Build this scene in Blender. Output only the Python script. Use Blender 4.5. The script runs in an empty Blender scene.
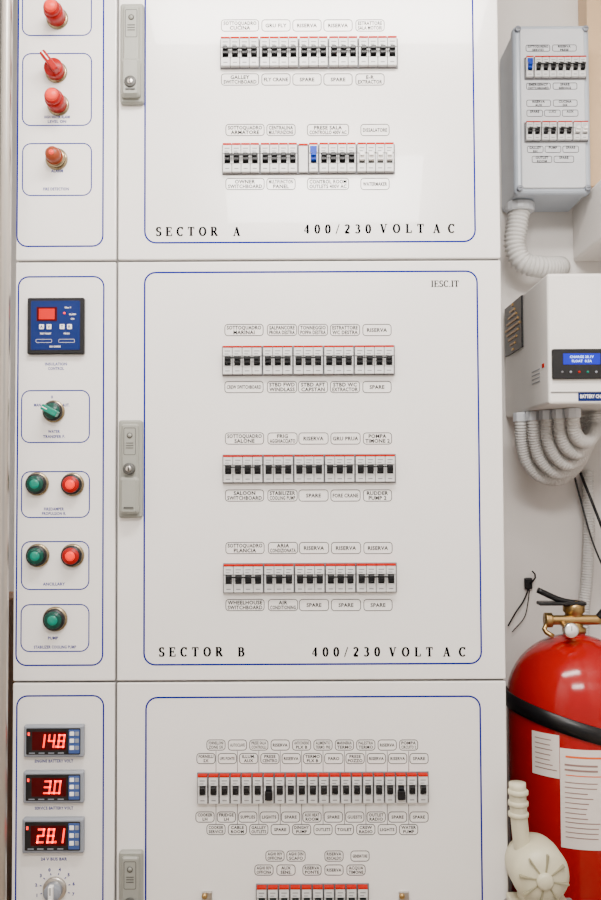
import bpy, bmesh, math, random
from mathutils import Matrix, Vector
random.seed(4)
# ---------------------------------------------------------------- camera
F=889.0; D=1.6; ZC=1.15
CM=Matrix.Translation((0,-D,ZC))@Matrix.Rotation(math.radians(92.0),4,'X')@Matrix.Rotation(math.radians(-0.25),4,'Z')
cam=bpy.data.objects.new('camera',bpy.data.cameras.new('camera'))
bpy.context.collection.objects.link(cam); cam.matrix_world=CM
cam.data.sensor_fit='VERTICAL'; cam.data.sensor_height=36; cam.data.sensor_width=24; cam.data.lens=36*F/900
cam.data.clip_start=0.02
bpy.context.scene.camera=cam
R3=CM.to_3x3()
def U(px,py,y=0.0):
    d=R3@Vector(((px-300.5)/F,-(py-450)/F,-1)); t=(y+D)/d.y
    return Vector((d.x*t,y,ZC+d.z*t))
def RC(px0,py0,px1,py1,y=0.0):
    xm=(px0+px1)/2; ym=(py0+py1)/2
    return U(px0,ym,y).x,U(px1,ym,y).x,U(xm,py1,y).z,U(xm,py0,y).z   # x0,x1,z0,z1
S=0.0018
# ---------------------------------------------------------------- materials
def mat(name,col,rough=0.45,metal=0.0,emis=0.0,var=0.04,scale=12,bump=0.0,ecol=None,coat=0.0,spec=0.5):
    m=bpy.data.materials.new(name); m.use_nodes=True; nt=m.node_tree; b=nt.nodes['Principled BSDF']
    tc=nt.nodes.new('ShaderNodeTexCoord'); n=nt.nodes.new('ShaderNodeTexNoise')
    n.inputs['Scale'].default_value=scale; n.inputs['Detail'].default_value=4
    nt.links.new(tc.outputs['Object'],n.inputs['Vector'])
    r=nt.nodes.new('ShaderNodeValToRGB')
    r.color_ramp.elements[0].position=0.3; r.color_ramp.elements[1].position=0.7
    r.color_ramp.elements[0].color=(*[max(0,k*(1-var)) for k in col],1)
    r.color_ramp.elements[1].color=(*[min(1,k*(1+var)) for k in col],1)
    nt.links.new(n.outputs['Fac'],r.inputs['Fac']); nt.links.new(r.outputs['Color'],b.inputs['Base Color'])
    b.inputs['Roughness'].default_value=rough; b.inputs['Metallic'].default_value=metal
    b.inputs['Coat Weight'].default_value=coat; b.inputs['Specular IOR Level'].default_value=spec
    if emis:
        b.inputs['Emission Color'].default_value=(*(ecol or col),1); b.inputs['Emission Strength'].default_value=emis
    if bump:
        bp=nt.nodes.new('ShaderNodeBump'); bp.inputs['Strength'].default_value=bump; bp.inputs['Distance'].default_value=0.001
        n2=nt.nodes.new('ShaderNodeTexNoise'); n2.inputs['Scale'].default_value=scale*20
        nt.links.new(tc.outputs['Object'],n2.inputs['Vector'])
        nt.links.new(n2.outputs['Fac'],bp.inputs['Height']); nt.links.new(bp.outputs['Normal'],b.inputs['Normal'])
    return m
DOOR=mat('door_paint',(.77,.75,.728),.22,var=.02,scale=3,bump=.03,coat=.3)
CARC=mat('carcass_paint',(.20,.19,.185),.5)
WALL=mat('wall_paint',(.72,.685,.65),.5,var=.05,scale=3)
WARM=mat('warm_wall_panel',(.62,.42,.24),.5,var=.06,scale=3)
BLUE=mat('blue_line_ink',(.0,.008,.19),.8,spec=.03)
INK=mat('black_ink',(.001,.001,.002),.9,spec=.03)
INKG=mat('label_outline_ink',(.006,.006,.010),.9,spec=.03)
LABW=mat('label_white',(.85,.84,.82),.5)
MCB=mat('breaker_plastic',(.60,.60,.595),.35)
MCBG=mat('breaker_grey',(.13,.13,.14),.5)
BLK=mat('black_plastic',(.003,.003,.004),.35,spec=.35)
DRK=mat('dark_recess',(.06,.06,.065),.7,spec=.1)
RED=mat('red_stripe',(.40,.006,.001),.6,spec=.1)
BTG=mat('blue_toggle',(.0,.03,.36),.4,spec=.2)
GRY=mat('grey_handle',(.25,.255,.225),.42,bump=.1)
GRYD=mat('grey_handle_dark',(.06,.06,.055),.5)
CHR=mat('chrome',(.75,.73,.70),.18,1.0)
RIM=mat('antique_brass_bezel',(.28,.22,.13),.25,1.0)
STEEL=mat('brushed_steel',(.52,.49,.45),.3,1.0)
BRS=mat('brass',(.40,.26,.10),.28,.95)
GRN=mat('green_plastic',(.0,.05,.035),.25,spec=.3)
GRNC=mat('green_lit_centre',(.0,.16,.11),.25,spec=.3,emis=.06,ecol=(0,.8,.5))
REDL=mat('red_lens',(.30,.0,.0),.3,spec=.25,emis=.03,ecol=(1,.0,.0))
REDC=mat('red_lit_centre',(.8,.01,.002),.3,spec=.2,emis=.8,ecol=(1,.015,.002))
REDD=mat('red_lamp_body',(.30,.0,.0),.35,spec=.25,emis=.03,ecol=(1,0,0))
PINK=mat('glowing_lamp_tip',(.70,.035,.02),.35,spec=.3,emis=.35,ecol=(1,.05,.02))
AMB=mat('amber_lens',(.22,.035,.01),.35,spec=.25,emis=.03,ecol=(.9,.3,.1))
NAVY=mat('navy_face',(.001,.012,.10),.4,spec=.2)
DISP=mat('display_red_glow',(.4,.0,.0),.4,spec=.2,emis=.5,ecol=(1,.004,.004))
DIG=mat('led_digit',(1,.02,.01),.4,spec=.1,emis=2.6,ecol=(1,.010,.005))
DSPB=mat('display_dark_red',(.05,.0,.0005),.5,spec=.1)
LCD=mat('blue_lcd',(.003,.01,.35),.4,spec=.2,emis=.22,ecol=(.01,.02,1))
LCDT=mat('lcd_text',(.4,.6,1),.3,emis=.7,ecol=(.4,.6,1))
FIRE=mat('fire_red',(.31,.0,.001),.15,var=.03,spec=.38)
BOXP=mat('box_plastic',(.58,.60,.63),.38)
BOXS=mat('box_cover',(.42,.47,.54),.3)
CTRL=mat('controller_shell',(.76,.735,.70),.45)
CON=mat('conduit_plastic',(.62,.605,.58),.5)
CREAM=mat('cream_plastic',(.52,.49,.35),.4)
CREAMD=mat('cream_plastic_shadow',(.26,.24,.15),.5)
GOLD=mat('bronze_grille',(.34,.19,.05),.35,.6)
METG=mat('meter_frame_grey',(.22,.24,.28),.35)
MBLU=mat('meter_keypad',(.03,.07,.24),.45)
WOOD=mat('varnished_wood',(.30,.13,.05),.35,var=.3,scale=8)
FLR=mat('floor_vinyl',(.30,.24,.18),.5,var=.2,scale=10)
CEIL=mat('ceiling_paint',(.82,.81,.79),.6)
PAPER=mat('paper_label',(.68,.62,.57),.55)
PTXT=mat('paper_print',(.25,.15,.13),.6)
ORG=mat('orange_sticker',(.70,.10,.01),.5)
# ---------------------------------------------------------------- mesh builder
class MB:
    def __init__(s,name,parent=None): s.n=name;s.p=parent;s.v=[];s.f=[];s.mi=[];s.sm=[];s.m=[]
    def add(s,vs,fs,m,smooth=False,M=None):
        if m not in s.m: s.m.append(m)
        k=s.m.index(m); o=len(s.v)
        for v in vs:
            v=Vector(v)
            s.v.append(M@v if M else v)
        for f in fs: s.f.append([i+o for i in f]); s.mi.append(k); s.sm.append(smooth)
    def box(s,x0,x1,y0,y1,z0,z1,m,bev=0.0,seg=2,M=None):
        if bev<=0:
            vs=[(x,y,z) for x in(x0,x1) for y in(y0,y1) for z in(z0,z1)]
            s.add(vs,[(0,1,3,2),(4,6,7,5),(0,4,5,1),(2,3,7,6),(0,2,6,4),(1,5,7,3)],m,M=M); return
        bm=bmesh.new(); bmesh.ops.create_cube(bm,size=1)
        for v in bm.verts: v.co=Vector(((x0+x1)/2+v.co.x*(x1-x0),(y0+y1)/2+v.co.y*(y1-y0),(z0+z1)/2+v.co.z*(z1-z0)))
        bmesh.ops.bevel(bm,geom=bm.edges[:],offset=bev,segments=seg,affect='EDGES',profile=.5)
        bm.verts.index_update()
        s.add([v.co.copy() for v in bm.verts],[[v.index for v in f.verts] for f in bm.faces],m,M=M); bm.free()
    def rr(s,x0,x1,z0,z1,r,n=6):
        r=min(r,(x1-x0)/2-1e-6,(z1-z0)/2-1e-6); out=[]
        for cx,cz,a in((x1-r,z1-r,0),(x0+r,z1-r,90),(x0+r,z0+r,180),(x1-r,z0+r,270)):
            for i in range(n+1):
                t=math.radians(a+90*i/n); out.append((cx+r*math.cos(t),cz+r*math.sin(t)))
        return out
    def plate(s,x0,x1,z0,z1,r,yf,yb,m,ch=0.001,M=None):
        a=s.rr(x0,x1,z0,z1,r); b=s.rr(x0+ch,x1-ch,z0+ch,z1-ch,max(r-ch,1e-4)); n=len(a)
        vs=[(x,yb,z) for x,z in a]+[(x,yf+ch,z) for x,z in a]+[(x,yf,z) for x,z in b]
        fs=[]
        for k in(0,1):
            for i in range(n):
                j=(i+1)%n; fs.append((k*n+i,(k+1)*n+i,(k+1)*n+j,k*n+j))
        fs.append([2*n+i for i in range(n)][::-1]); fs.append(list(range(n)))
        s.add(vs,fs,m,M=M)
    def ring(s,x0,x1,z0,z1,r,w,y,m):
        a=s.rr(x0,x1,z0,z1,r); b=s.rr(x0+w,x1-w,z0+w,z1-w,max(r-w,1e-4)); n=len(a)
        s.add([(x,y,z) for x,z in a]+[(x,y,z) for x,z in b],[(i,n+i,n+(i+1)%n,(i+1)%n) for i in range(n)],m)
    def quad(s,x0,x1,z0,z1,y,m): s.add([(x0,y,z0),(x1,y,z0),(x1,y,z1),(x0,y,z1)],[(0,1,2,3)],m)
    def turnY(s,cx,cz,prof,m,seg=28,smooth=True,M=None):
        vs=[];fs=[]
        for r,y in prof:
            for i in range(seg):
                t=2*math.pi*i/seg; vs.append((cx+r*math.cos(t),y,cz+r*math.sin(t)))
        for k in range(len(prof)-1):
            for i in range(seg):
                j=(i+1)%seg; fs.append((k*seg+i,(k+1)*seg+i,(k+1)*seg+j,k*seg+j))
        L=(len(prof)-1)*seg; fs.append([L+i for i in range(seg)][::-1]); fs.append(list(range(seg)))
        s.add(vs,fs,m,smooth,M=M)
    def turnZ(s,cx,cy,prof,m,seg=48,smooth=True,M=None):
        vs=[];fs=[]
        for r,z in prof:
            for i in range(seg):
                t=2*math.pi*i/seg; vs.append((cx+r*math.cos(t),cy+r*math.sin(t),z))
        for k in range(len(prof)-1):
            for i in range(seg):
                j=(i+1)%seg; fs.append((k*seg+i,k*seg+j,(k+1)*seg+j,(k+1)*seg+i))
        L=(len(prof)-1)*seg; fs.append([L+i for i in range(seg)]); fs.append(list(range(seg))[::-1])
        s.add(vs,fs,m,smooth,M=M)
    def tube(s,pts,r,m,rib=0.0,pitch=0.006,seg=14,step=None):
        P=[Vector(p) for p in pts]; Q=[P[0]*2-P[1]]+P+[P[-1]*2-P[-2]]; C=[]
        for i in range(1,len(Q)-2):
            for k in range(40):
                t=k/40; a,b,c,d=Q[i-1],Q[i],Q[i+1],Q[i+2]
                C.append(.5*((2*b)+(c-a)*t+(2*a-5*b+4*c-d)*t*t+(3*b-a-3*c+d)*t**3))
        C.append(P[-1]); L=[0]
        for i in range(1,len(C)): L.append(L[-1]+(C[i]-C[i-1]).length)
        stp=step or (pitch/4 if rib else .008); n=max(4,int(L[-1]/stp)); R=[];k=0
        for i in range(n+1):
            d=L[-1]*i/n
            while k<len(L)-2 and L[k+1]<d: k+=1
            u=(d-L[k])/max(1e-9,L[k+1]-L[k]); R.append((C[k].lerp(C[k+1],u),d))
        vs=[];fs=[]; nrm=None
        for i,(p,d) in enumerate(R):
            t=(R[min(i+1,n)][0]-R[max(i-1,0)][0]).normalized()
            if nrm is None: nrm=t.orthogonal().normalized()
            nrm=(nrm-t*nrm.dot(t)).normalized(); bn=t.cross(nrm)
            rad=r+(rib*math.sin(2*math.pi*d/pitch) if rib else 0)
            for j in range(seg):
                a=2*math.pi*j/seg; vs.append(p+nrm*rad*math.cos(a)+bn*rad*math.sin(a))
        for i in range(n):
            for j in range(seg):
                q=(j+1)%seg; fs.append((i*seg+j,i*seg+q,(i+1)*seg+q,(i+1)*seg+j))
        fs.append(list(range(seg))[::-1]); fs.append([n*seg+j for j in range(seg)])
        s.add(vs,fs,m,True)
    def text(s,t,cx,cz,h,y,m,w=None,align='C',M=None):
        vs,fs,bw=textmesh(t); sc=h/0.70; sx=sc
        if w and bw*sc>w: sx=w/bw
        off=-bw*sx/2 if align=='C' else 0
        s.add([(cx+off+v[0]*sx,y,cz-h/2+v[1]*sc) for v in vs],fs,m,M=M)
    def done(s):
        me=bpy.data.meshes.new(s.n); me.from_pydata([tuple(v) for v in s.v],[],s.f)
        for m in s.m: me.materials.append(m)
        me.polygons.foreach_set('material_index',s.mi); me.polygons.foreach_set('use_smooth',s.sm); me.update()
        o=bpy.data.objects.new(s.n,me); bpy.context.collection.objects.link(o)
        if s.p: o.parent=s.p
        return o
_tc={}
def textmesh(t):
    if t in _tc: return _tc[t]
    c=bpy.data.curves.new('t','FONT'); c.body=t; c.size=1; c.resolution_u=2; c.offset=0.032; c.space_character=1.08
    o=bpy.data.objects.new('t',c); bpy.context.collection.objects.link(o)
    bpy.context.view_layer.update()
    me=bpy.data.meshes.new_from_object(o.evaluated_get(bpy.context.evaluated_depsgraph_get()))
    vs=[tuple(v.co) for v in me.vertices]; fs=[list(p.vertices) for p in me.polygons]
    xs=[v[0] for v in vs] or [0,.1]; x0=min(xs); vs=[(v[0]-x0,v[1],0) for v in vs]
    r=(vs,fs,max(xs)-x0); bpy.data.objects.remove(o); bpy.data.curves.remove(c); bpy.data.meshes.remove(me)
    _tc[t]=r; return r
def empty(name,loc=(0,0,0)):
    e=bpy.data.objects.new(name,None); bpy.context.collection.objects.link(e); e.empty_display_size=.05; return e
# serif glyphs (calligraphic strokes)
def arc(cx,cz,rx,rz,a0,a1,n=14): return [(cx+rx*math.cos(math.radians(a0+(a1-a0)*i/n)),cz+rz*math.sin(math.radians(a0+(a1-a0)*i/n))) for i in range(n+1)]
TH=.24; TN=.11
GL={
'E':(.72,[[(.16,0),(.16,1)],[(0,.96),(.6,.96)],[(0,.04),(.64,.04)],[(.16,.52),(.46,.52)],('n',[(.6,1),(.6,.74)]),('n',[(.65,0),(.65,.28)]),('n',[(.46,.66),(.46,.38)])]),
'T':(.72,[[(.34,0),(.34,1)],[(.0,.96),(.68,.96)],[(.16,.04),(.52,.04)],('n',[(.03,1),(.03,.72)]),('n',[(.65,1),(.65,.72)])]),
'I':(.42,[[(.2,0),(.2,1)],[(.02,.96),(.38,.96)],[(.02,.04),(.38,.04)]]),
'L':(.66,[[(.16,0),(.16,1)],[(0,.96),(.32,.96)],[(0,.04),(.6,.04)],('n',[(.61,0),(.61,.30)])]),
'C':(.76,[arc(.40,.5,.31,.46,42,318,20),('n',[(.65,1),(.65,.70)])]),
'O':(.82,[arc(.41,.5,.31,.46,0,360,26)]),
'0':(.60,[arc(.30,.5,.21,.46,0,360,24)]),
'S':(.60,[arc(.29,.735,.19,.225,40,270,14)[:-1]+arc(.29,.265,.21,.225,90,-140,14),('n',[(.49,1),(.49,.72)]),('n',[(.07,0),(.07,.28)])]),
'R':(.80,[[(.16,0),(.16,1)],[(0,.96),(.36,.96)],[(0,.04),(.32,.04)],arc(.36,.74,.2,.22,90,-90,12),[(.16,.52),(.36,.52)],('t',[(.36,.52),(.68,0)]),[(.6,.04),(.80,.04)]]),
'B':(.72,[[(.16,0),(.16,1)],[(0,.96),(.34,.96)],[(0,.04),(.36,.04)],arc(.34,.75,.2,.21,90,-90,12),[(.16,.53),(.36,.53)],arc(.36,.28,.24,.24,90,-90,12)]),
'A':(.80,[('n',[(.39,1),(.12,0)]),('t',[(.38,1),(.64,0)]),[(.2,.34),(.55,.34)],[(.0,.04),(.26,.04)],[(.5,.04),(.80,.04)]]),
'V':(.80,[('t',[(.16,1),(.40,0)]),('n',[(.40,0),(.67,1)]),[(.0,.96),(.30,.96)],[(.54,.96),(.80,.96)]]),
'4':(.60,[[(.40,0),(.40,1)],('n',[(.40,.98),(.05,.32)]),('n',[(.02,.28),(.58,.28)])]),
'2':(.58,[arc(.27,.72,.19,.24,160,-30,14)+[(.06,.06)],('t',[(.05,.08),(.52,.08)])]),
'3':(.58,[arc(.25,.75,.18,.21,150,-90,12),arc(.25,.28,.22,.24,90,-150,14)]),
'/':(.42,[('n',[(.38,1.02),(.03,-.04)])]),
'.':(.26,[('t',[(.1,.0),(.1,.13)])]),' ':(.45,[])}
def serif(mb,t,x0,x1,z0,h,y,m,k0=1.0):
    ws=[GL[c][0] for c in t]; tot=sum(ws)*h; gap=(x1-x0-tot)/max(1,len(t)-1); x=x0
    for c,w in zip(t,ws):
        for st in GL[c][1]:
            k=None
            if isinstance(st,tuple): k,st=st
            vs=[];fs=[]
            for i,p in enumerate(st):
                a=st[max(i-1,0)]; b=st[min(i+1,len(st)-1)]; dx,dz=b[0]-a[0],b[1]-a[1]; l=math.hypot(dx,dz) or 1
                wd=(TH if k=='t' else TN if k=='n' else TN+(TH-TN)*abs(dz)/l)*k0
                nx,nz=-dz/l*wd/2,dx/l*wd/2
                vs+=[(x+(p[0]+nx)*h,y,z0+(p[1]+nz)*h),(x+(p[0]-nx)*h,y,z0+(p[1]-nz)*h)]
            for i in range(len(st)-1): fs.append((2*i,2*i+1,2*i+3,2*i+2))
            mb.add(vs,fs,m)
        x+=w*h+gap
# ---------------------------------------------------------------- room
ZT=2.45
b=MB('floor'); b.box(-.75,.95,-2.4,.5,-.05,0,FLR); b.done()
b=MB('wall_back'); b.box(-.75,.95,.45,.5,0,ZT,WALL); b.done()
b=MB('wall_left'); b.box(-.75,-.68,-2.4,.45,0,ZT,WALL); b.done()
b=MB('wall_right'); b.box(.80,.87,-2.4,.45,0,ZT,WALL); b.done()
b=MB('ceiling'); b.box(-.75,.95,-2.4,.5,ZT,ZT+.05,CEIL); b.done()
# ---------------------------------------------------------------- cabinet
cab=empty('electrical_cabinet')
XL=U(14.5,450).x; XR=U(503,450).x; XM=U(116.5,450).x
ztop=2.4
c=MB('carcass',cab); c.box(XL+.002,XR-.002,.012,.44,.0,ztop,CARC); c.done()
zAB=U(310,260).z; zBC=U(310,681).z
def door(name,x0,x1,z0,z1):
    d=MB(name,cab); d.box(x0,x1,0,.0125,z0,z1,DOOR,bev=.0022,seg=3); d.done()
g=.0020
for nm,xa,xb in(('control_strip_door',XL,XM-g),('breaker_door',XM+g,XR)):
    door(nm+'_upper',xa,xb,zAB+g,ztop); door(nm+'_middle',xa,xb,zBC+g,zAB-g); door(nm+'_lower',xa,xb,.08,zBC-g)
pr=MB('printed_markings',cab); YP=-.0002; YK=-.0002
LW=.0031
def outline(p0,q0,p1,q1,r=12,w=LW,m=BLUE,ext=None):
    x0,x1,z0,z1=RC(p0,q0,p1,q1)
    pr.ring(x0,x1,z0,z1,r*S,w,YP,m)
x0,x1,z0,_=RC(144,230,476,243); pr.ring(x0,x1,U(310,243).z,2.3,.022,LW,YP,BLUE)
outline(143.5,271,480,665)
x0,x1,_,_=RC(145,696,482,900); pr.ring(x0,x1,.2,U(310,696).z,.022,LW,YP,BLUE)
x0,x1,_,_=RC(17,0,104,247); pr.ring(x0,x1,U(60,247).z,2.3,.02,LW*.9,YP,BLUE)
outline(16.5,276,104,666,11,LW*.9)
x0,x1,_,_=RC(15.5,696,104,900); pr.ring(x0,x1,.2,U(60,695).z,.02,LW*.9,YP,BLUE)
for q in((22,-30,92,36),(22,53,92,126),(22,143,92,196),(21,390,90,443),(21,471,90,518),(21,541,89.5,590),(20.5,604,89.5,652)):
    outline(*q,r=9,w=.0021)
for (t,px,py,w) in(('HIGH WATER ALARM',57,117,26),('LEVEL ON',57,121.5,22),('ALARM',57,171,12),('FIRE DETECTION',56,189,26),('INSULATION',56,364,22),('CONTROL',56,368.5,16),
   ('WATER',54,431.5,12),('TRANSFER F.',54,436.5,22),('FIREDAMPER',54,509,20),('PROPULSION R.',54,513.5,24),('ANCILLARY',54,584,22),('STABILIZER COOLING PUMP',55,647,42),('PUMP',53,638,10),
   ('ENGINE BATTERY VOLT',54,761,38),('SERVICE BATTERY VOLT',54,808,38),('24 V BUS BAR',54,859,26),('0',52,397,3),('MAN.',38,405,8),('AUT.',66,405,7)):
    if w: p=U(px,py); pr.text(t,p.x,p.z,2.8*S,YP,BLUE,w*S)
def lab(px,py,w,h,t,th=3.6,m=INK):
    x0,x1,z0,z1=RC(px-w/2,py-h/2,px+w/2,py+h/2)
    pr.ring(x0,x1,z0,z1,3.4*S,.0013,YP,INKG)
    L=t.split('/'); cz=(z0+z1)/2; n=len(L)
    for i,s_ in enumerate(L):
        pr.text(s_,(x0+x1)/2,cz+((n-1)/2-i)*(th+1.2)*S,th*S,YP,m,(w-4.5)*S)
CX=[244,282,313,345,377]; WX=[39,30,30,30,29]
def labs(tp,bt,yt,yb,dx=0,cx=CX,wx=WX):
    for c_,w_,t in zip(cx,wx,tp): lab(c_+dx,yt,w_,12,t)
    for c_,w_,t in zip(cx,wx,bt): lab(c_+dx,yb,w_,12,t)
AX=[240,276,307,338,370]; AW=[38,29,29,29,29]
labs(['SOTTOQUADRO/CUCINA','GRU FLY','RISERVA','RISERVA','ESTRATTORE/SALA MOTORI'],['GALLEY/SWITCHBOARD','FLY CRANE','SPARE','SPARE','E-R/EXTRACTOR'],25.5,79.5,cx=AX,wx=AW)
labs(['SOTTOQUADRO/ARMATORE','CENTRALINA/MULTIFUNZIONE','PRESE SALA/CONTROLLO 400V AC','DISSALATORE'],['OWNER/SWITCHBOARD','MULTIFUNCTION/PANEL','CONTROL ROOM/OUTLETS 400V AC','WATERMAKER'],130,184,cx=[245,281,328,375],wx=[39,29,42,29])
labs(['SOTTOQUADRO/MARINAI','SALPANCORE/PRORA DESTRA','TONNEGGIO/POPPA DESTRA','ESTRATTORE/WC DESTRA','RISERVA'],['CREW SWITCHBOARD','STBD FWD/WINDLASS','STBD AFT/CAPSTAN','STBD WC/EXTRACTOR','SPARE'],330,387)
labs(['SOTTOQUADRO/SALONE','FRIG/AGGHIACCIATO','RISERVA','GRU PRUA','POMPA/TIMONE 2'],['SALOON/SWITCHBOARD','STABILIZER/COOLING PUMP','SPARE','FORE CRANE','RUDDER/PUMP 2'],438.5,495.5,.5)
labs(['SOTTOQUADRO/PLANCIA','ARIA/CONDIZIONATA','RISERVA','RISERVA','RISERVA'],['WHEELHOUSE/SWITCHBOARD','AIR/CONDITIONING','SPARE','SPARE','SPARE'],548,605,1)
tu=['FORNELLONI/ZONE SX','AUTOCLAVE','PRESE SALA/CONTROLLI','RISERVA','ANTICONDENS/PLX B','ALIMENTO/TERMO. PRE','MARINERIA/TERMO','PALESTRA/TERMO','RISERVA','POMPA/CIRCUITO 2']
tl=['FORNELLI/SX','UPS PONTE','ILLUM./AUX','PRESE/CENTRO','RISERVA','TERMO/PLX B','FARO','PRESE/POZZO','RISERVA','RISERVA','SPARE']
bu=['COOKER/LH','FRIDGE/LH','SUPPLIES','LIGHTS','SPARE','AUX HEAT/ROOM','SPARE','GUESTS','OUTLET/RADIO','SPARE','SPARE']
bl=['COOKER/SERVICE','CABLE/ROOM','GALLEY/OUTLETS','SPARE','DINGHY/PUMP','OUTLETS','TOILET','CREW/RADIO','LIGHTS','WATER/PUMP']
for i,t in enumerate(tu): lab(216+i*21.4,745,19,11,t,2.9)
for i,t in enumerate(tl): lab(206+i*21.3,758.5,19,11,t,2.9)
for i,t in enumerate(bu): lab(205+i*21.4,817,19,11,t,2.9)
for i,t in enumerate(bl): lab(216+i*21.4,829.5,19,11,t,2.9)
for i in range(10):
    a=U(216+i*21.4,751); bq=U(216+i*21.4,772); pr.quad(a.x-.0005,a.x+.0005,bq.z,a.z,YP,INKG)
    a=U(216+i*21.4,804); bq=U(216+i*21.4,824); pr.quad(a.x-.0005,a.x+.0005,bq.z,a.z,YP,INKG)
for px,t in((275,'AGHI RIV/OFFICINA'),(296,'AGHI DIN/SCAFO'),(334,'RISERVA/RISCALDO'),(360,'GENERATORE')): lab(px,856,19,11,t,2.9)
for px,t in((264,'AGHI RIV/OFFICINA'),(286,'AUX/SENS.'),(312,'RISERVA/PONTE'),(334,'RISERVA'),(356,'ACQUA/TIMONE')): lab(px,870,19,11,t,2.9)
def ser(t,px0,px1,pyb,hpx,m=INK,k0=1):
    a=U(px0,pyb); bq=U(px1,pyb); serif(pr,t,a.x,bq.x,(a.z+bq.z)/2,hpx*S,YP,m,k0)
ser('SECTOR',156,218,236,9.2); ser('A',233,242,236,9.2); ser('400/230',304,371,233.5,9.2); ser('VOLT',380,424,233,9.2); ser('AC',433,455,233,9.2)
ser('SECTOR',159,223,656.5,9.2); ser('B',238,247,656.5,9.2); ser('400/230',312,380,656.5,9.2); ser('VOLT',389,433,656.5,9.2); ser('AC',443,466,656.5,9.2)
ser('IESC.IT',431,459,287,6.6,k0=.85)
pr.done()
# ---------------------------------------------------------------- breakers
def bank(px0,px1,py0,py1,groups,small=False,blue=None,name='circuit_breaker_bank',y=0.0,white=(),off=(),parent=None):
    B=MB(name,parent)
    x0,x1,z0,z1=RC(px0,py0,px1,py1,y-.008)
    H=z1-z0; n=sum(abs(q) for q in groups); gw=.0022; mw=(x1-x0-gw*(len(groups)-1))/n
    B.box(x0-.0022,x1+.0022,y-.003,y+YK,z0-.0022,z1+.0016,MCBG,bev=.0006,seg=1)  # dark backing frame, painted in as the thin shadow round the cutout
    x=x0; idx=0
    for gi,q in enumerate(groups):
        W=abs(q)*mw
        if q<0:
            B.box(x,x+W,y-.009,y-.0025,z0,z1,MCB,bev=.0006,seg=1); B.box(x,x+W,y-.0105,y-.0025,z1-H*.06,z1,RED); x+=W+gw; idx+=-q; continue
        for j in range(q):
            a=x+j*mw; e=a+mw-.0009
            B.box(a,e,y-.011,y-.0025,z0,z0+H*.30,MCB,bev=.0006,seg=1)
            B.box(a,e,y-.014,y-.0025,z1-H*.36,z1-H*.06,MCB,bev=.0006,seg=1)
            B.box(a,e,y-.006,y-.0025,z0+H*.29,z1-H*.35,DRK)
            B.box(a,a+mw*.16,y-.012,y-.0025,z0+H*.29,z1-H*.36,MCB); B.box(e-mw*.13,e,y-.012,y-.0025,z0+H*.29,z1-H*.36,MCB)
            B.box(a,e,y-.0145,y-.0025,z1-H*.062,z1,RED)
            B.quad(a+mw*.2,a+mw*.75,z1-H*.20,z1-H*.17,y-.01415,MCBG)
            B.quad(a+mw*.2,a+mw*.6,z1-H*.30,z1-H*.275,y-.01415,MCBG)
            B.quad(a+mw*.25,a+mw*.7,z0+H*.10,z0+H*.13,y-.01115,MCBG)
            tm=BTG if (blue is not None and gi==blue) else (LABW if gi in white else BLK)
            if (idx in off): B.box(a+mw*.10,e-mw*.07,y-.019,y-.005,z0+H*.16,z0+H*.46,tm,bev=.0008)
            else:
                zl=z0+H*.38; zh=z1-H*.38
                B.box(a+mw*.19,e-mw*.16,y-.0175,y-.005,zl,zh,tm,bev=.0009,seg=2)
                B.box(a+mw*.24,e-mw*.22,y-.0225,y-.016,zh-H*.12,zh-.0004,tm,bev=.0006,seg=2)
            if blue is not None and gi==blue: B.box(a+mw*.1,e-mw*.1,y-.0155,y-.0105,z1-H*.34,z1-H*.12,BTG)
            idx+=1
        if q>1 and not small and gi not in white:
            B.box(x+mw*.3,x+W-mw*.3,y-.021,y-.0165,z1-H*.47,z1-H*.42,BLK)
        x+=W+gw
    return B.done()
bank(221,397,38,66,[4,4,3,3,4])
bank(223,394,144,172,[4,4,-1,1,4,4],blue=3,white=(5,))
bank(223,394,346,374,[4,3,3,3,4])
bank(223.5,395,455,482,[4,3,3,3,4])
bank(224,396,564,592,[4,3,3,3,4])
bank(198,428,774,803,[1]*21,small=True,off=(6,18))
bank(257,368,886,915,[1]*10,small=True)
# ---------------------------------------------------------------- handles
def handle(px0,px1,py0,py1,ky,name='cabinet_door_handle'):
    h=MB(name); x0,x1,z0,z1=RC(px0,py0,px1,py1,-.012); H=z1-z0;W=x1-x0;cx=(x0+x1)/2
    h.plate(x0,x1,z0,z1,.005,-.012,YK,GRY,ch=.003)
    h.plate(x0+W*.10,x1-W*.10,z0+H*.04,z0+H*.42,.007,-.026,-.009,GRY,ch=.005)
    h.plate(x0+W*.14,x1-W*.14,z0+H*.38,z1-H*.04,.005,-.018,-.009,GRY,ch=.003)
    h.ring(x0+W*.24,x1-W*.24,z0+H*.64,z1-H*.08,.003,.0012,-.0182,GRYD)
    h.turnY(cx,z1-H*.16,[(.0052,-.0175),(.0052,-.0188)],GRYD,18); h.turnY(cx,z1-H*.16,[(.0036,-.018),(.0036,-.0192)],GRY,18)
    for k_ in range(3): h.box(cx-W*.16,cx+W*.16,-.0188,-.0175,z1-H*(.24+.025*k_),z1-H*(.233+.025*k_),GRYD)
    kz=z1-H*ky
    h.turnY(cx,kz,[(.0105,-.009),(.0105,-.0275),(.009,-.0285)],GRYD,20)
    h.turnY(cx,kz,[(.0052,-.02),(.0052,-.0295),(.0045,-.030)],STEEL,20)
    h.quad(cx-.0009,cx+.0009,kz-.0040,kz+.0040,-.0302,BLK)
    h.box(x0+W*.3,x1-W*.3,-.0275,-.025,z0+H*.10,z0+H*.115,GRYD)
    h.done()
handle(120,143.5,3,103,.82); handle(118.5,142,420,518,.50); handle(118.5,142.5,852,952,.50)
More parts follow.
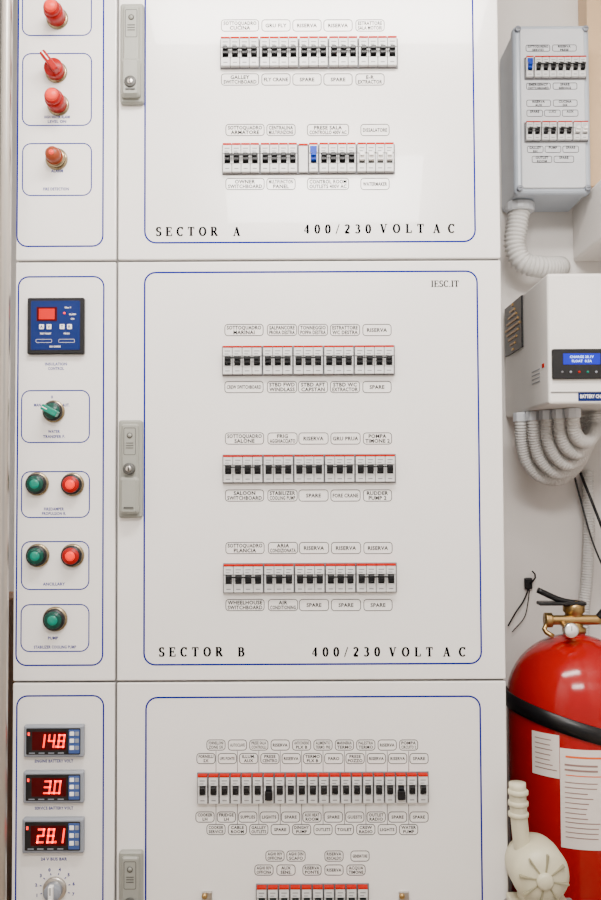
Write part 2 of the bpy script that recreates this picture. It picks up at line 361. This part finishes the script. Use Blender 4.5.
# ---------------------------------------------------------------- pilot devices
def pilot(px,py,kind,m,name,r=10.5,dep=.020,ctr=None):
    o=MB(name); p=U(px,py,-.012); x,z=p.x,p.z; R=r*S
    o.turnY(x,z,[(R*1.12,YK),(R*1.12,-.003),(R*1.04,-.0055)],RIM)
    o.turnY(x,z,[(R*.98,-.004),(R*.98,-.012),(R*.90,-.014)],BLK if kind!='lamp' else RIM)
    if kind=='push':
        o.turnY(x,z,[(R*.78,-.011),(R*.78,-.017),(R*.72,-.019),(R*.35,-.0196),(.0005,-.0197)],m)
        if ctr: o.turnY(x,z,[(R*.46,-.019),(R*.44,-.0205),(R*.2,-.0212),(.0005,-.0214)],ctr)
    if kind=='lamp':
        o.turnY(x,z,[(R*.76,-.011),(R*.76,-dep-.012),(R*.70,-dep-.018),(R*.45,-dep-.022),(.0005,-dep-.023)],m)
        o.turnY(x,z,[(R*.84,-.012),(R*.84,-.018)],m)
        o.turnY(x,z,[(R*.3,-dep-.020),(R*.25,-dep-.0235),(.0005,-dep-.0245)],PINK)
    if kind=='sel':
        o.turnY(x,z,[(R*.80,-.011),(R*.80,-.016),(R*.7,-.018)],m)
        M=Matrix.Translation((x,0,z))@Matrix.Rotation(math.radians(-62),4,'Y')@Matrix.Translation((-x,0,-z))
        o.box(x-R*.30,x+R*.30,-.034,-.016,z-R*.85,z+R*.85,GRNC,bev=.002,M=M)
        o.box(x-.0008,x+.0008,-.0345,-.0338,z+R*.2,z+R*.75,LABW,M=M)
    o.done()
def lampred(px,py,tilt=False):
    o=MB('red_indicator_lamp'); p=U(px+1,py+3,-.01); x,z=p.x,p.z
    o.turnY(x,z,[(.020,YK),(.020,-.003),(.018,-.005)],RIM)
    o.turnY(x,z,[(.0172,-.004),(.0172,-.03),(.0155,-.033)],REDD)
    o.turnY(x,z,[(.0150,-.032),(.0150,-.040),(.0125,-.046)],REDL)
    o.turnY(x,z,[(.0125,-.046),(.008,-.050),(.0005,-.0515)],PINK)
    o.done()
lampred(55,13); lampred(56,100)
o=MB('red_rotary_selector'); p=U(55,70,-.01); x,z=p.x,p.z
o.turnY(x,z,[(.020,YK),(.020,-.003),(.018,-.005)],RIM); o.turnY(x,z,[(.0172,-.004),(.0172,-.022),(.0155,-.025)],REDD)
M=Matrix.Translation((x,0,z))@Matrix.Rotation(math.radians(-38),4,'Y')@Matrix.Translation((-x,0,-z))
o.box(x-.0055,x+.0055,-.042,-.024,z-.016,z+.026,REDD,bev=.0022,M=M); o.box(x-.001,x+.001,-.0426,-.0418,z+.005,z+.024,LABW,M=M); o.done()
pilot(55,157,'lamp',AMB,'amber_indicator_lamp',r=10,dep=.014)
pilot(52,411,'sel',GRN,'green_selector_switch',r=10)
pilot(35.5,484,'push',GRN,'green_push_button',ctr=GRNC); pilot(71,484.5,'push',REDL,'red_push_button',ctr=REDC)
pilot(36,556,'push',GRN,'green_push_button',ctr=GRNC); pilot(71,556,'push',REDL,'red_push_button',ctr=REDC)
pilot(53.5,620,'push',GRN,'green_push_button',r=11,ctr=GRNC)
o=MB('voltmeter_selector_knob'); p=U(53.5,891,-.01); x,z=p.x,p.z
o.turnY(x,z,[(.021,YK),(.021,-.004),(.019,-.006)],STEEL); o.turnY(x,z,[(.0155,-.005),(.015,-.022),(.013,-.024)],METG)
o.box(x-.004,x+.004,-.032,-.02,z-.016,z+.016,LABW,bev=.0015); o.box(x-.0007,x+.0007,-.0325,-.0319,z+.002,z+.015,INK)
for i,t in enumerate(['1','2','3','0','4','5','6','7']):
    a=math.radians(200-i*31); o.text(t,x+.034*math.cos(a),z+.034*math.sin(a),.0055,-.0005,BLUE)
    o.add([(x+.024*math.cos(a+d)*(1 if s_==0 else 1.15),-.0005,z+.024*math.sin(a+d)*(1 if s_==0 else 1.15)) for s_,d in((0,-.03),(0,.03),(1,.03),(1,-.03))],[(0,1,2,3)],BLUE)
o.done()
# ---------------------------------------------------------------- 7 segment
SEG={'0':'abcdef','1':'bc','2':'abged','3':'abgcd','4':'fgbc','5':'afgcd','8':'abcdefg','-':'g'}
def seven(o,t,x0,z0,w,h,y,m,gap=.42):
    x=x0; k=h*.13; sl=.12
    def Q(a,b_,c_,d_):
        o.add([(a+(c_-z0)*sl,y,c_),(b_+(c_-z0)*sl,y,c_),(b_+(d_-z0)*sl,y,d_),(a+(d_-z0)*sl,y,d_)],[(0,1,2,3)],m)
    for ch in t:
        if ch=='.': Q(x-w*gap*.75,x-w*gap*.75+k*1.2,z0,z0+k*1.2); continue
        q={'a':(x,x+w,z0+h-k,z0+h),'d':(x,x+w,z0,z0+k),'g':(x,x+w,z0+h/2-k/2,z0+h/2+k/2),'f':(x,x+k,z0+h/2,z0+h),'e':(x,x+k,z0,z0+h/2),'b':(x+w-k,x+w,z0+h/2,z0+h),'c':(x+w-k,x+w,z0,z0+h/2)}
        for s_ in SEG[ch]: Q(*q[s_])
        x+=w*(1+gap)
def meter(px0,py0,px1,py1,t):
    o=MB('digital_battery_meter'); x0,x1,z0,z1=RC(px0,py0,px1,py1,-.008); W=x1-x0;H=z1-z0
    o.plate(x0,x1,z0,z1,.003,-.012,YK,METG,ch=.003)
    o.plate(x0+W*.05,x1-W*.05,z0+H*.10,z1-H*.08,.002,-.0138,-.0115,BLK,ch=.0006)
    o.quad(x0+W*.15,x0+W*.72,z0+H*.24,z1-H*.18,-.0140,DSPB)
    n=len(t.replace('.','')); w=W*.115
    seven(o,t,x0+W*(.24 if n==3 else .34),z0+H*.32,w,H*.42,-.0142,DIG)
    o.plate(x0+W*.76,x1-W*.06,z0+H*.14,z1-H*.12,.001,-.0145,-.0135,MBLU,ch=.0004)
    for i in range(3):
        zz=z0+H*(.26+.22*i); o.plate(x0+W*.78,x0+W*.85,zz,zz+H*.12,.0006,-.0156,-.0144,LABW,ch=.0002); o.plate(x0+W*.87,x0+W*.93,zz,zz+H*.12,.0006,-.0156,-.0144,METG,ch=.0002)
    for i in range(4): o.quad(x0+W*(.10+.16*i),x0+W*(.2+.16*i),z0+H*.14,z0+H*.17,-.0140,METG)
    o.quad(x0+W*.08,x0+W*.11,z1-H*.3,z1-H*.2,-.014,DIG)
    o.done()
meter(24,725,84,757,'14.8'); meter(23.5,771,84,803,'3.0'); meter(22.5,818,84,853,'28.1')
# insulation monitor
o=MB('insulation_monitor'); x0,x1,z0,z1=RC(27,297.5,84,354,-.01); W=x1-x0;H=z1-z0
o.plate(x0,x1,z0,z1,.003,-.010,YK,BLK,ch=.002); o.plate(x0+W*.07,x1-W*.07,z0+H*.07,z1-H*.06,.002,-.0112,-.009,NAVY,ch=.0004)
o.plate(x0+W*.17,x0+W*.53,z1-H*.42,z1-H*.17,.001,-.0118,-.011,DSPB,ch=.0003); o.plate(x0+W*.21,x0+W*.49,z1-H*.39,z1-H*.20,.001,-.0121,-.0112,DISP,ch=.0003)
o.turnY(x0+W*.66,z1-H*.28,[(.0018,-.011),(.0018,-.0122)],DIG,12)
for cx_,t in((.26,'A'),(.39,'V'),(.62,'T'),(.75,'R')):
    xx=x0+W*cx_; zz=z1-H*.52; o.plate(xx-.0042,xx+.0042,zz-.0044,zz+.0044,.001,-.0122,-.011,LABW,ch=.0004); o.text(t,xx,zz,.005,-.0124,NAVY)
for t,cx_,cz_,w in(('Ohm V',.72,.82,.16),('ALARM',.80,.70,.12),('ON',.80,.62,.07),('TEST RESET',.33,.36,.22),('PROG',.70,.36,.14),('ISO CHECK',.5,.13,.34)):
    o.text(t,x0+W*cx_,z0+H*cz_,.0026,-.0114,LABW,w*W)
for cx_ in(.3,.7): o.ring(x0+W*(cx_-.14),x0+W*(cx_+.14),z0+H*.20,z0+H*.26,.002,.0004,-.0114,LABW)
o.done()
for px in(207,404):
    o=MB('brass_door_clip'); p=U(px,894,-.004); o.box(p.x-.009,p.x+.009,-.006,YK,p.z-.03,p.z+.004,STEEL,bev=.001); o.turnY(p.x-.004,p.z-.002,[(.005,-.005),(.005,-.010),(.003,-.012)],BRS,14); o.done()
# ---------------------------------------------------------------- left pole & wooden trim
o=MB('stainless_steel_pole'); p=U(4,450,-.045); o.turnZ(p.x,-.045,[(.022,0),(.022,.008),(.012,.012),(.0095,.03),(.0095,ZT-.03),(.02,ZT-.01),(.02,ZT)],STEEL,24); o.done()
o=MB('trim_1'); o.box(-.68,-.625,.10,.45,0,.90,WOOD,bev=.004); o.done()
# ---------------------------------------------------------------- distribution box
YB=.30
DB=empty('wall_distribution_box')
o=MB('enclosure',DB); x0,x1,z0,z1=RC(514,24,591,194,YB)
o.box(x0+.004,x1-.004,YB+.03,.4495,z0+.004,z1-.004,BOXS,bev=.008,seg=3)
o.box(x0,x1,YB,YB+.034,z0,z1,BOXS,bev=.012,seg=4)
o.plate(x0+.014,x1-.014,z0+.012,z1-.012,.008,YB-.004,YB+.001,BOXP,ch=.0015)
for a in(x0+.010,x1-.010):
    for c_ in(z0+.012,z1-.012):
        o.turnY(a,c_,[(.0065,YB+.002),(.0065,YB-.005),(.005,YB-.0062)],METG,16); o.quad(a-.004,a+.004,c_-.0006,c_+.0006,YB-.0064,BLK)
W=x1-x0
def blab(py,n,t,inset=.026):
    for i in range(n):
        a=x0+inset+(W-2*inset)*i/n; e=x0+inset+(W-2*inset)*(i+.92)/n; z=U(556,py,YB).z
        o.ring(a,e,z-.0075,z+.0075,.004,.0012,YB-.0044,INKG)
        for k_,s_ in enumerate(t[i%len(t)].split('/')): o.text(s_,(a+e)/2,z+.0035-.0075*k_,.0048,YB-.0044,INK,(e-a)*.84)
blab(49,2,['SOTTOQUADRO/SERVIZI','RISERVA/PRESE']); blab(87,2,['EMERGENCY/SWITCHBOARD','SPARE/SERVICE'])
blab(104,2,['RISERVA/AUX','CUCINA/DX']); blab(114,3,['SPARE','LUCI','AUX']); blab(150,3,['GALLEY/RH','PUMP','SPARE']); blab(160,2,['OUTLET/ROOM','SPARE'],.036)
o.done()
bank(526,586,57,77,[1,7],blue=0,y=YB-.0042,name='breaker_row_upper',parent=DB); bank(526,588,122,140,[2,2,2,2],y=YB-.0042,name='breaker_row_lower',white=(3,),parent=DB)
o=MB('trim_2'); xa=.635
o.box(xa,.80,.10,.45,U(560,262,.45).z,U(560,207,.45).z,WALL,bev=.006); o.done()
o=MB('trim_3'); o.box(.655,.80,.385,.45,U(560,196,.45).z,ZT,WARM,bev=.004); o.done()
o=MB('flexible_conduit')
pts=[U(520,208,.37),U(517,225,.37),U(515,246,.37),U(523,262,.37),U(541,267,.38),U(556,267,.41),U(560,267,.448)]
o.tube(pts,.0225,CON,rib=.0024,pitch=.009,seg=22)
o.done()
o=MB('conduit_gland'); p=U(520,206,.37); z0g=z0+.004
o.turnZ(p.x,.37,[(.030,z0g-.022),(.032,z0g-.018),(.032,z0g-.004),(.028,z0g-.0002)],BOXP,16,smooth=False); o.done()
# ---------------------------------------------------------------- charger / controller unit
YC=.09
o=MB('battery_charger_unit'); x0=U(548,340,YC).x; x1=.70; z0=U(570,404,YC).z; z1=U(570,273,YC).z
o.box(x0,x1,YC,.4495,z0,z1,CTRL,bev=.006,seg=3)
o.box(x0+.004,x1-.004,YC-.002,YC+.01,z0+.022,z0+.0235,MCBG)
a,b_,c_,d_=RC(552,349,606,379,YC-.004)
o.plate(a,b_,c_,d_,.003,YC-.007,YC+.001,BLK,ch=.001); 
a2,b2,c2,d2=RC(563,353.5,600,364.5,YC-.006); o.plate(a2,b2,c2,d2,.001,YC-.0078,YC-.005,LCD,ch=.0003)
o.text('CHARGE 28.1V',(a2+b2)/2,(c2+d2)/2+.004,.0045,YC-.0082,LCDT,(b2-a2)*.85); o.text('FLOAT  0.5A',(a2+b2)/2,(c2+d2)/2-.004,.0045,YC-.0082,LCDT,(b2-a2)*.8)
for i,m_ in enumerate([MCBG,METG,RED,GRNC,METG]):
    p=U(562+i*8.5,372,YC-.006); o.turnY(p.x,p.z,[(.0022,YC-.005),(.0022,YC-.0085),(.0016,YC-.009)],m_,12)
a,b_,c_,d_=RC(578,391.5,620,401,YC); o.quad(a,b_,c_,d_,YC-.0005,NAVY); o.text('BATTERY CHARGER',a+.034,(c_+d_)/2,.0065,YC-.0009,LABW,.06)
def zs(py,y): return U(520,py,y).z
vy0,vy1=.275,.43; vz0,vz1=zs(352,.35),zs(302,.35)
o.box(x0-.004,x0+.001,vy0,vy1,vz0,vz1,BLK,bev=.001,seg=1)
nsl=9; ym=(vy0+vy1)/2; zm=(vz0+vz1)/2
for i in range(nsl):
    t=(i+.5)/nsl; zc=vz0+(vz1-vz0)*t; ln=(1-abs(2*t-1))
    if ln>.1: o.box(x0-.0062,x0-.003,ym-ln*.066,ym+ln*.066,zc-.0022,zc+.0022,GOLD)
p=U(541,366,.13); o.box(x0-.0012,x0+.001,.118,.132,p.z-.004,p.z+.004,RED)
for k_ in range(4): o.box(x0-.0008,x0+.001,.15,.21,p.z-.004-.008*k_,p.z-.002-.008*k_,METG)
o.done()
zb=z0
o=MB('cable_conduit_bundle')
paths=[([(521,404),(521,425),(522,444),(527,462),(540,476),(560,479),(577,466),(586,446)],.28),
 ([(534,404),(534,424),(535,442),(541,460),(555,472),(571,470),(583,455),(588,438)],.25),
 ([(547,404),(547,420),(548,439),(554,454),(566,464),(580,459),(588,444),(591,432)],.22),
 ([(560,404),(560,418),(561,435),(567,448),(578,453),(587,444),(592,434),(593,428)],.195),
 ([(573,404),(573,415),(574,430),(580,440),(588,441),(594,434),(596,430),(596,426)],.17)]
for i,(pp,y) in enumerate(paths):
    pts=[U(a_,b_,y+.012*k_) for k_,(a_,b_) in enumerate(pp)]; pts[0].z=zb-.006; pts[0].x=pts[1].x; pts[0].y=pts[1].y
    e=pts[-1].copy(); e.z=zb-.006; q_=e.copy(); q_.z=zb-.016; pts+=[q_,e]
    o.tube(pts,.0130,CON,rib=.0015,pitch=.0058,seg=14)
    o.turnZ(pts[0].x,pts[0].y,[(.0165,zb-.020),(.0165,zb-.004),(.0155,zb-.001)],BOXP,8,smooth=False)
o.done()
o=MB('wall_conduit'); o.tube([U(588,470,.43),U(588,490,.43),U(589,530,.43),U(587,580,.43),U(583,640,.43),U(583,900,.43),(U(583,900,.43).x,.43,.02)],.0125,CON,rib=.0014,pitch=.006); o.done()
o=MB('black_cable')
o.tube([U(578,466,.43),U(584,482,.40),U(592,502,.38),U(601,525,.36),U(614,560,.37),U(620,620,.42),U(620,700,.44)],.0032,BLK)
o.tube([U(568,450,.43),U(578,490,.43),U(592,540,.40),U(606,575,.38),U(620,620,.43)],.0022,BLK); o.done()
o=MB('wall_cable_clip'); p=U(530,584,.44)
o.box(p.x-.012,p.x+.006,.438,.4498,p.z-.012,p.z+.014,BLK,bev=.003); 
o.tube([p+Vector((0,-.003,.0)),p+Vector((.012,-.006,.018)),p+Vector((.004,-.004,.03))],.002,BLK)
o.tube([p,U(524,600,.44),U(516,612,.44),U(508,626,.44)],.0018,BLK); o.tube([p,U(528,602,.44),U(524,618,.44),U(512,632,.44)],.0012,BLK); o.done()
# ---------------------------------------------------------------- extinguisher
fx=empty('fire_extinguisher')
YE=.215; xc=U(575,690,YE).x; RE=.1355
zsld=U(575,694,YE).z; ztp=U(575,634,YE).z
o=MB('cylinder_body',fx); prof=[(RE*.90,0),(RE*.93,.01),(RE*.93,.04),(RE,.06),(RE,zsld-.01)]
for i in range(1,13):
    a=math.radians(90*i/12); prof.append((max(.022,RE*math.cos(a)),zsld-.01+(ztp-zsld+.01)*math.sin(a)))
prof+=[(.022,ztp+.012),(.002,ztp+.012)]
o.turnZ(xc,YE,prof,FIRE,64); o.done()
o=MB('strap',fx); N=64; vs=[];fs=[]
for i in range(N):
    t=2*math.pi*i/N; cx_=math.cos(t); 
    for r_,dz in((RE+.0005,-.016),(RE+.004,-.015),(RE+.004,.015),(RE+.0005,.016)):
        vs.append((xc+r_*math.cos(t),YE+r_*math.sin(t),zsld-.046-.038*cx_+.0+dz))
for i in range(N):
    j=(i+1)%N
    for k_ in range(3): fs.append((i*4+k_,j*4+k_,j*4+k_+1,i*4+k_+1))
o.add(vs,fs,BLK,True); o.done()
o=MB('paper_labels',fx)
def patch(px0,px1,py0,py1,m,off=.001):
    def ang(px):
        lo,hi=-1.5,1.5
        for _ in range(40):
            a=(lo+hi)/2; X=xc+RE*math.sin(a); Y=YE-RE*math.cos(a)
            if U(px,790,Y).x>X: lo=a
            else: hi=a
        return a
    a0,a1=ang(px0),ang(px1); Y=YE-RE*math.cos((a0+a1)/2); zt,zb_=U(px0,py0,Y).z,U(px0,py1,Y).z
    n=8; vs=[];fs=[]
    for i in range(n+1):
        a=a0+(a1-a0)*i/n; r_=RE+off; vs+=[(xc+r_*math.sin(a),YE-r_*math.cos(a),zb_),(xc+r_*math.sin(a),YE-r_*math.cos(a),zt)]
    for i in range(n): fs.append((2*i,2*i+2,2*i+3,2*i+1))
    o.add(vs,fs,m,True)
patch(533,560,733,776,PAPER); patch(560.5,606,750,850,PAPER)
for i in range(7): patch(536,536+random.uniform(14,22),738+i*5,739+i*5,PTXT,.0014)
patch(566,603,757,759,ORG,.0014); patch(566,603,776,777,ORG,.0014)
for i in range(12): patch(565,590+random.uniform(-6,11),783+i*5,784+i*5,PTXT,.0014)
for i in range(2): patch(565,598,765+i*5,767+i*5,PTXT,.0014)
o.done()
o=MB('valve_assembly',fx); zt=ztp+.012
o.turnZ(xc,YE,[(.024,zt-.008),(.024,zt),(.018,zt+.004),(.018,zt+.03),(.022,zt+.034),(.022,zt+.05),(.012,zt+.056)],BRS,24)
def hcyl(p,q,r,m): o.tube([p,(Vector(p)+Vector(q))/2,q],r,m,seg=16)
hcyl((xc-.055,YE-.01,zt+.018),(xc+.05,YE-.01,zt+.018),.010,BRS)
hcyl((xc-.062,YE-.01,zt+.018),(xc-.048,YE-.01,zt+.018),.015,BRS)
gx=xc-.026
hcyl((gx,YE-.06,zt+.006),(gx,YE-.01,zt+.012),.007,BRS)
o.turnY(gx,zt+.006,[(.015,YE-.058),(.015,YE-.068),(.013,YE-.07)],CHR); o.turnY(gx,zt+.006,[(.0115,YE-.0695),(.0115,YE-.0705)],LABW)
o.box(gx-.0006,gx+.0006,YE-.0712,YE-.0706,zt+.006,zt+.015,INK)
o.box(xc-.075,xc+.02,YE-.022,YE+.006,zt+.048,zt+.055,BLK,bev=.002); 
o.tube([(xc+.01,YE-.008,zt+.05),(xc-.03,YE-.008,zt+.058),(xc-.075,YE-.008,zt+.078)],.006,BLK)
o.tube([(xc-.05,YE-.01,zt+.018),(xc-.066,YE-.02,zt+.0),(xc-.05,YE-.03,zt-.012)],.005,BRS)
o.tube([(xc+.045,YE-.01,zt+.018),(xc+.065,YE-.01,zt+.040),(xc+.11,YE+.02,zt+.055),(xc+.15,YE+.06,zt+.0),(xc+.165,YE+.10,zt-.2)],.009,BLK)
o.done()
# ---------------------------------------------------------------- plastic blower
YW=-.045
ctr=U(538,870,YW)
bx=ctr.x; bz=ctr.z
o=MB('plastic_blower_fan')
o.turnY(bx,bz,[(.038,YW+.055),(.047,YW+.045),(.049,YW+.03),(.049,YW-.015),(.046,YW-.027),(.040,YW-.034),(.028,YW-.040),(.016,YW-.042)],CREAM,40)
for a in range(0,360,45):
    t=math.radians(a+10); M=Matrix.Translation((bx,0,bz))@Matrix.Rotation(t,4,'Y')@Matrix.Translation((-bx,0,-bz))
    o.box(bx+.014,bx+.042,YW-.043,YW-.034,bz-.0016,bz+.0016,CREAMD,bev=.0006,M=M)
o.turnY(bx,bz,[(.014,YW-.03),(.014,YW-.048),(.010,YW-.051)],CREAM,24)
o.tube([(bx-.022,YW+.01,bz+.02),(bx-.027,YW+.01,bz+.06),(bx-.030,YW+.01,bz+.10),(bx-.031,YW+.012,bz+.145)],.0145,CREAM,rib=.0,seg=20)
for k_ in range(3): o.turnZ(bx-.030,YW+.011,[(.0145,bz+.086+k_*.019),(.0175,bz+.088+k_*.019),(.0175,bz+.094+k_*.019),(.0145,bz+.096+k_*.019)],CREAM,24)
o.box(bx-.047,bx+.052,YW-.03,YW+.04,bz-.066,bz-.054,CREAM,bev=.003); o.box(bx-.03,bx+.03,YW-.02,YW+.03,bz-.058,bz-.03,CREAM,bev=.003)
o.done()
o=MB('equipment_pedestal'); o.box(bx-.05,bx+.07,YW-.05,YW+.045,0,bz-.0662,CARC,bev=.004); o.done()
# ---------------------------------------------------------------- lights
def area(name,loc,rot,sx,sy,e,col):
    l=bpy.data.lights.new(name,'AREA'); l.shape='RECTANGLE'; l.size=sx; l.size_y=sy; l.energy=e; l.color=col
    ob=bpy.data.objects.new(name,l); bpy.context.collection.objects.link(ob); ob.location=loc; ob.rotation_euler=[math.radians(a) for a in rot]
area('ceiling_lamp',(0.05,-.75,2.40),(16,0,0),.9,.2,33,(1,.95,.90))
area('rear_fill_light',(0.1,-2.0,2.35),(50,0,0),.8,.3,38,(1,.96,.92))  # added fill light behind the camera, brightens the doors; no actual fixture
w=bpy.data.worlds.new('world'); bpy.context.scene.world=w; w.use_nodes=True
w.node_tree.nodes['Background'].inputs[0].default_value=(1,.97,.94,1); w.node_tree.nodes['Background'].inputs[1].default_value=.75
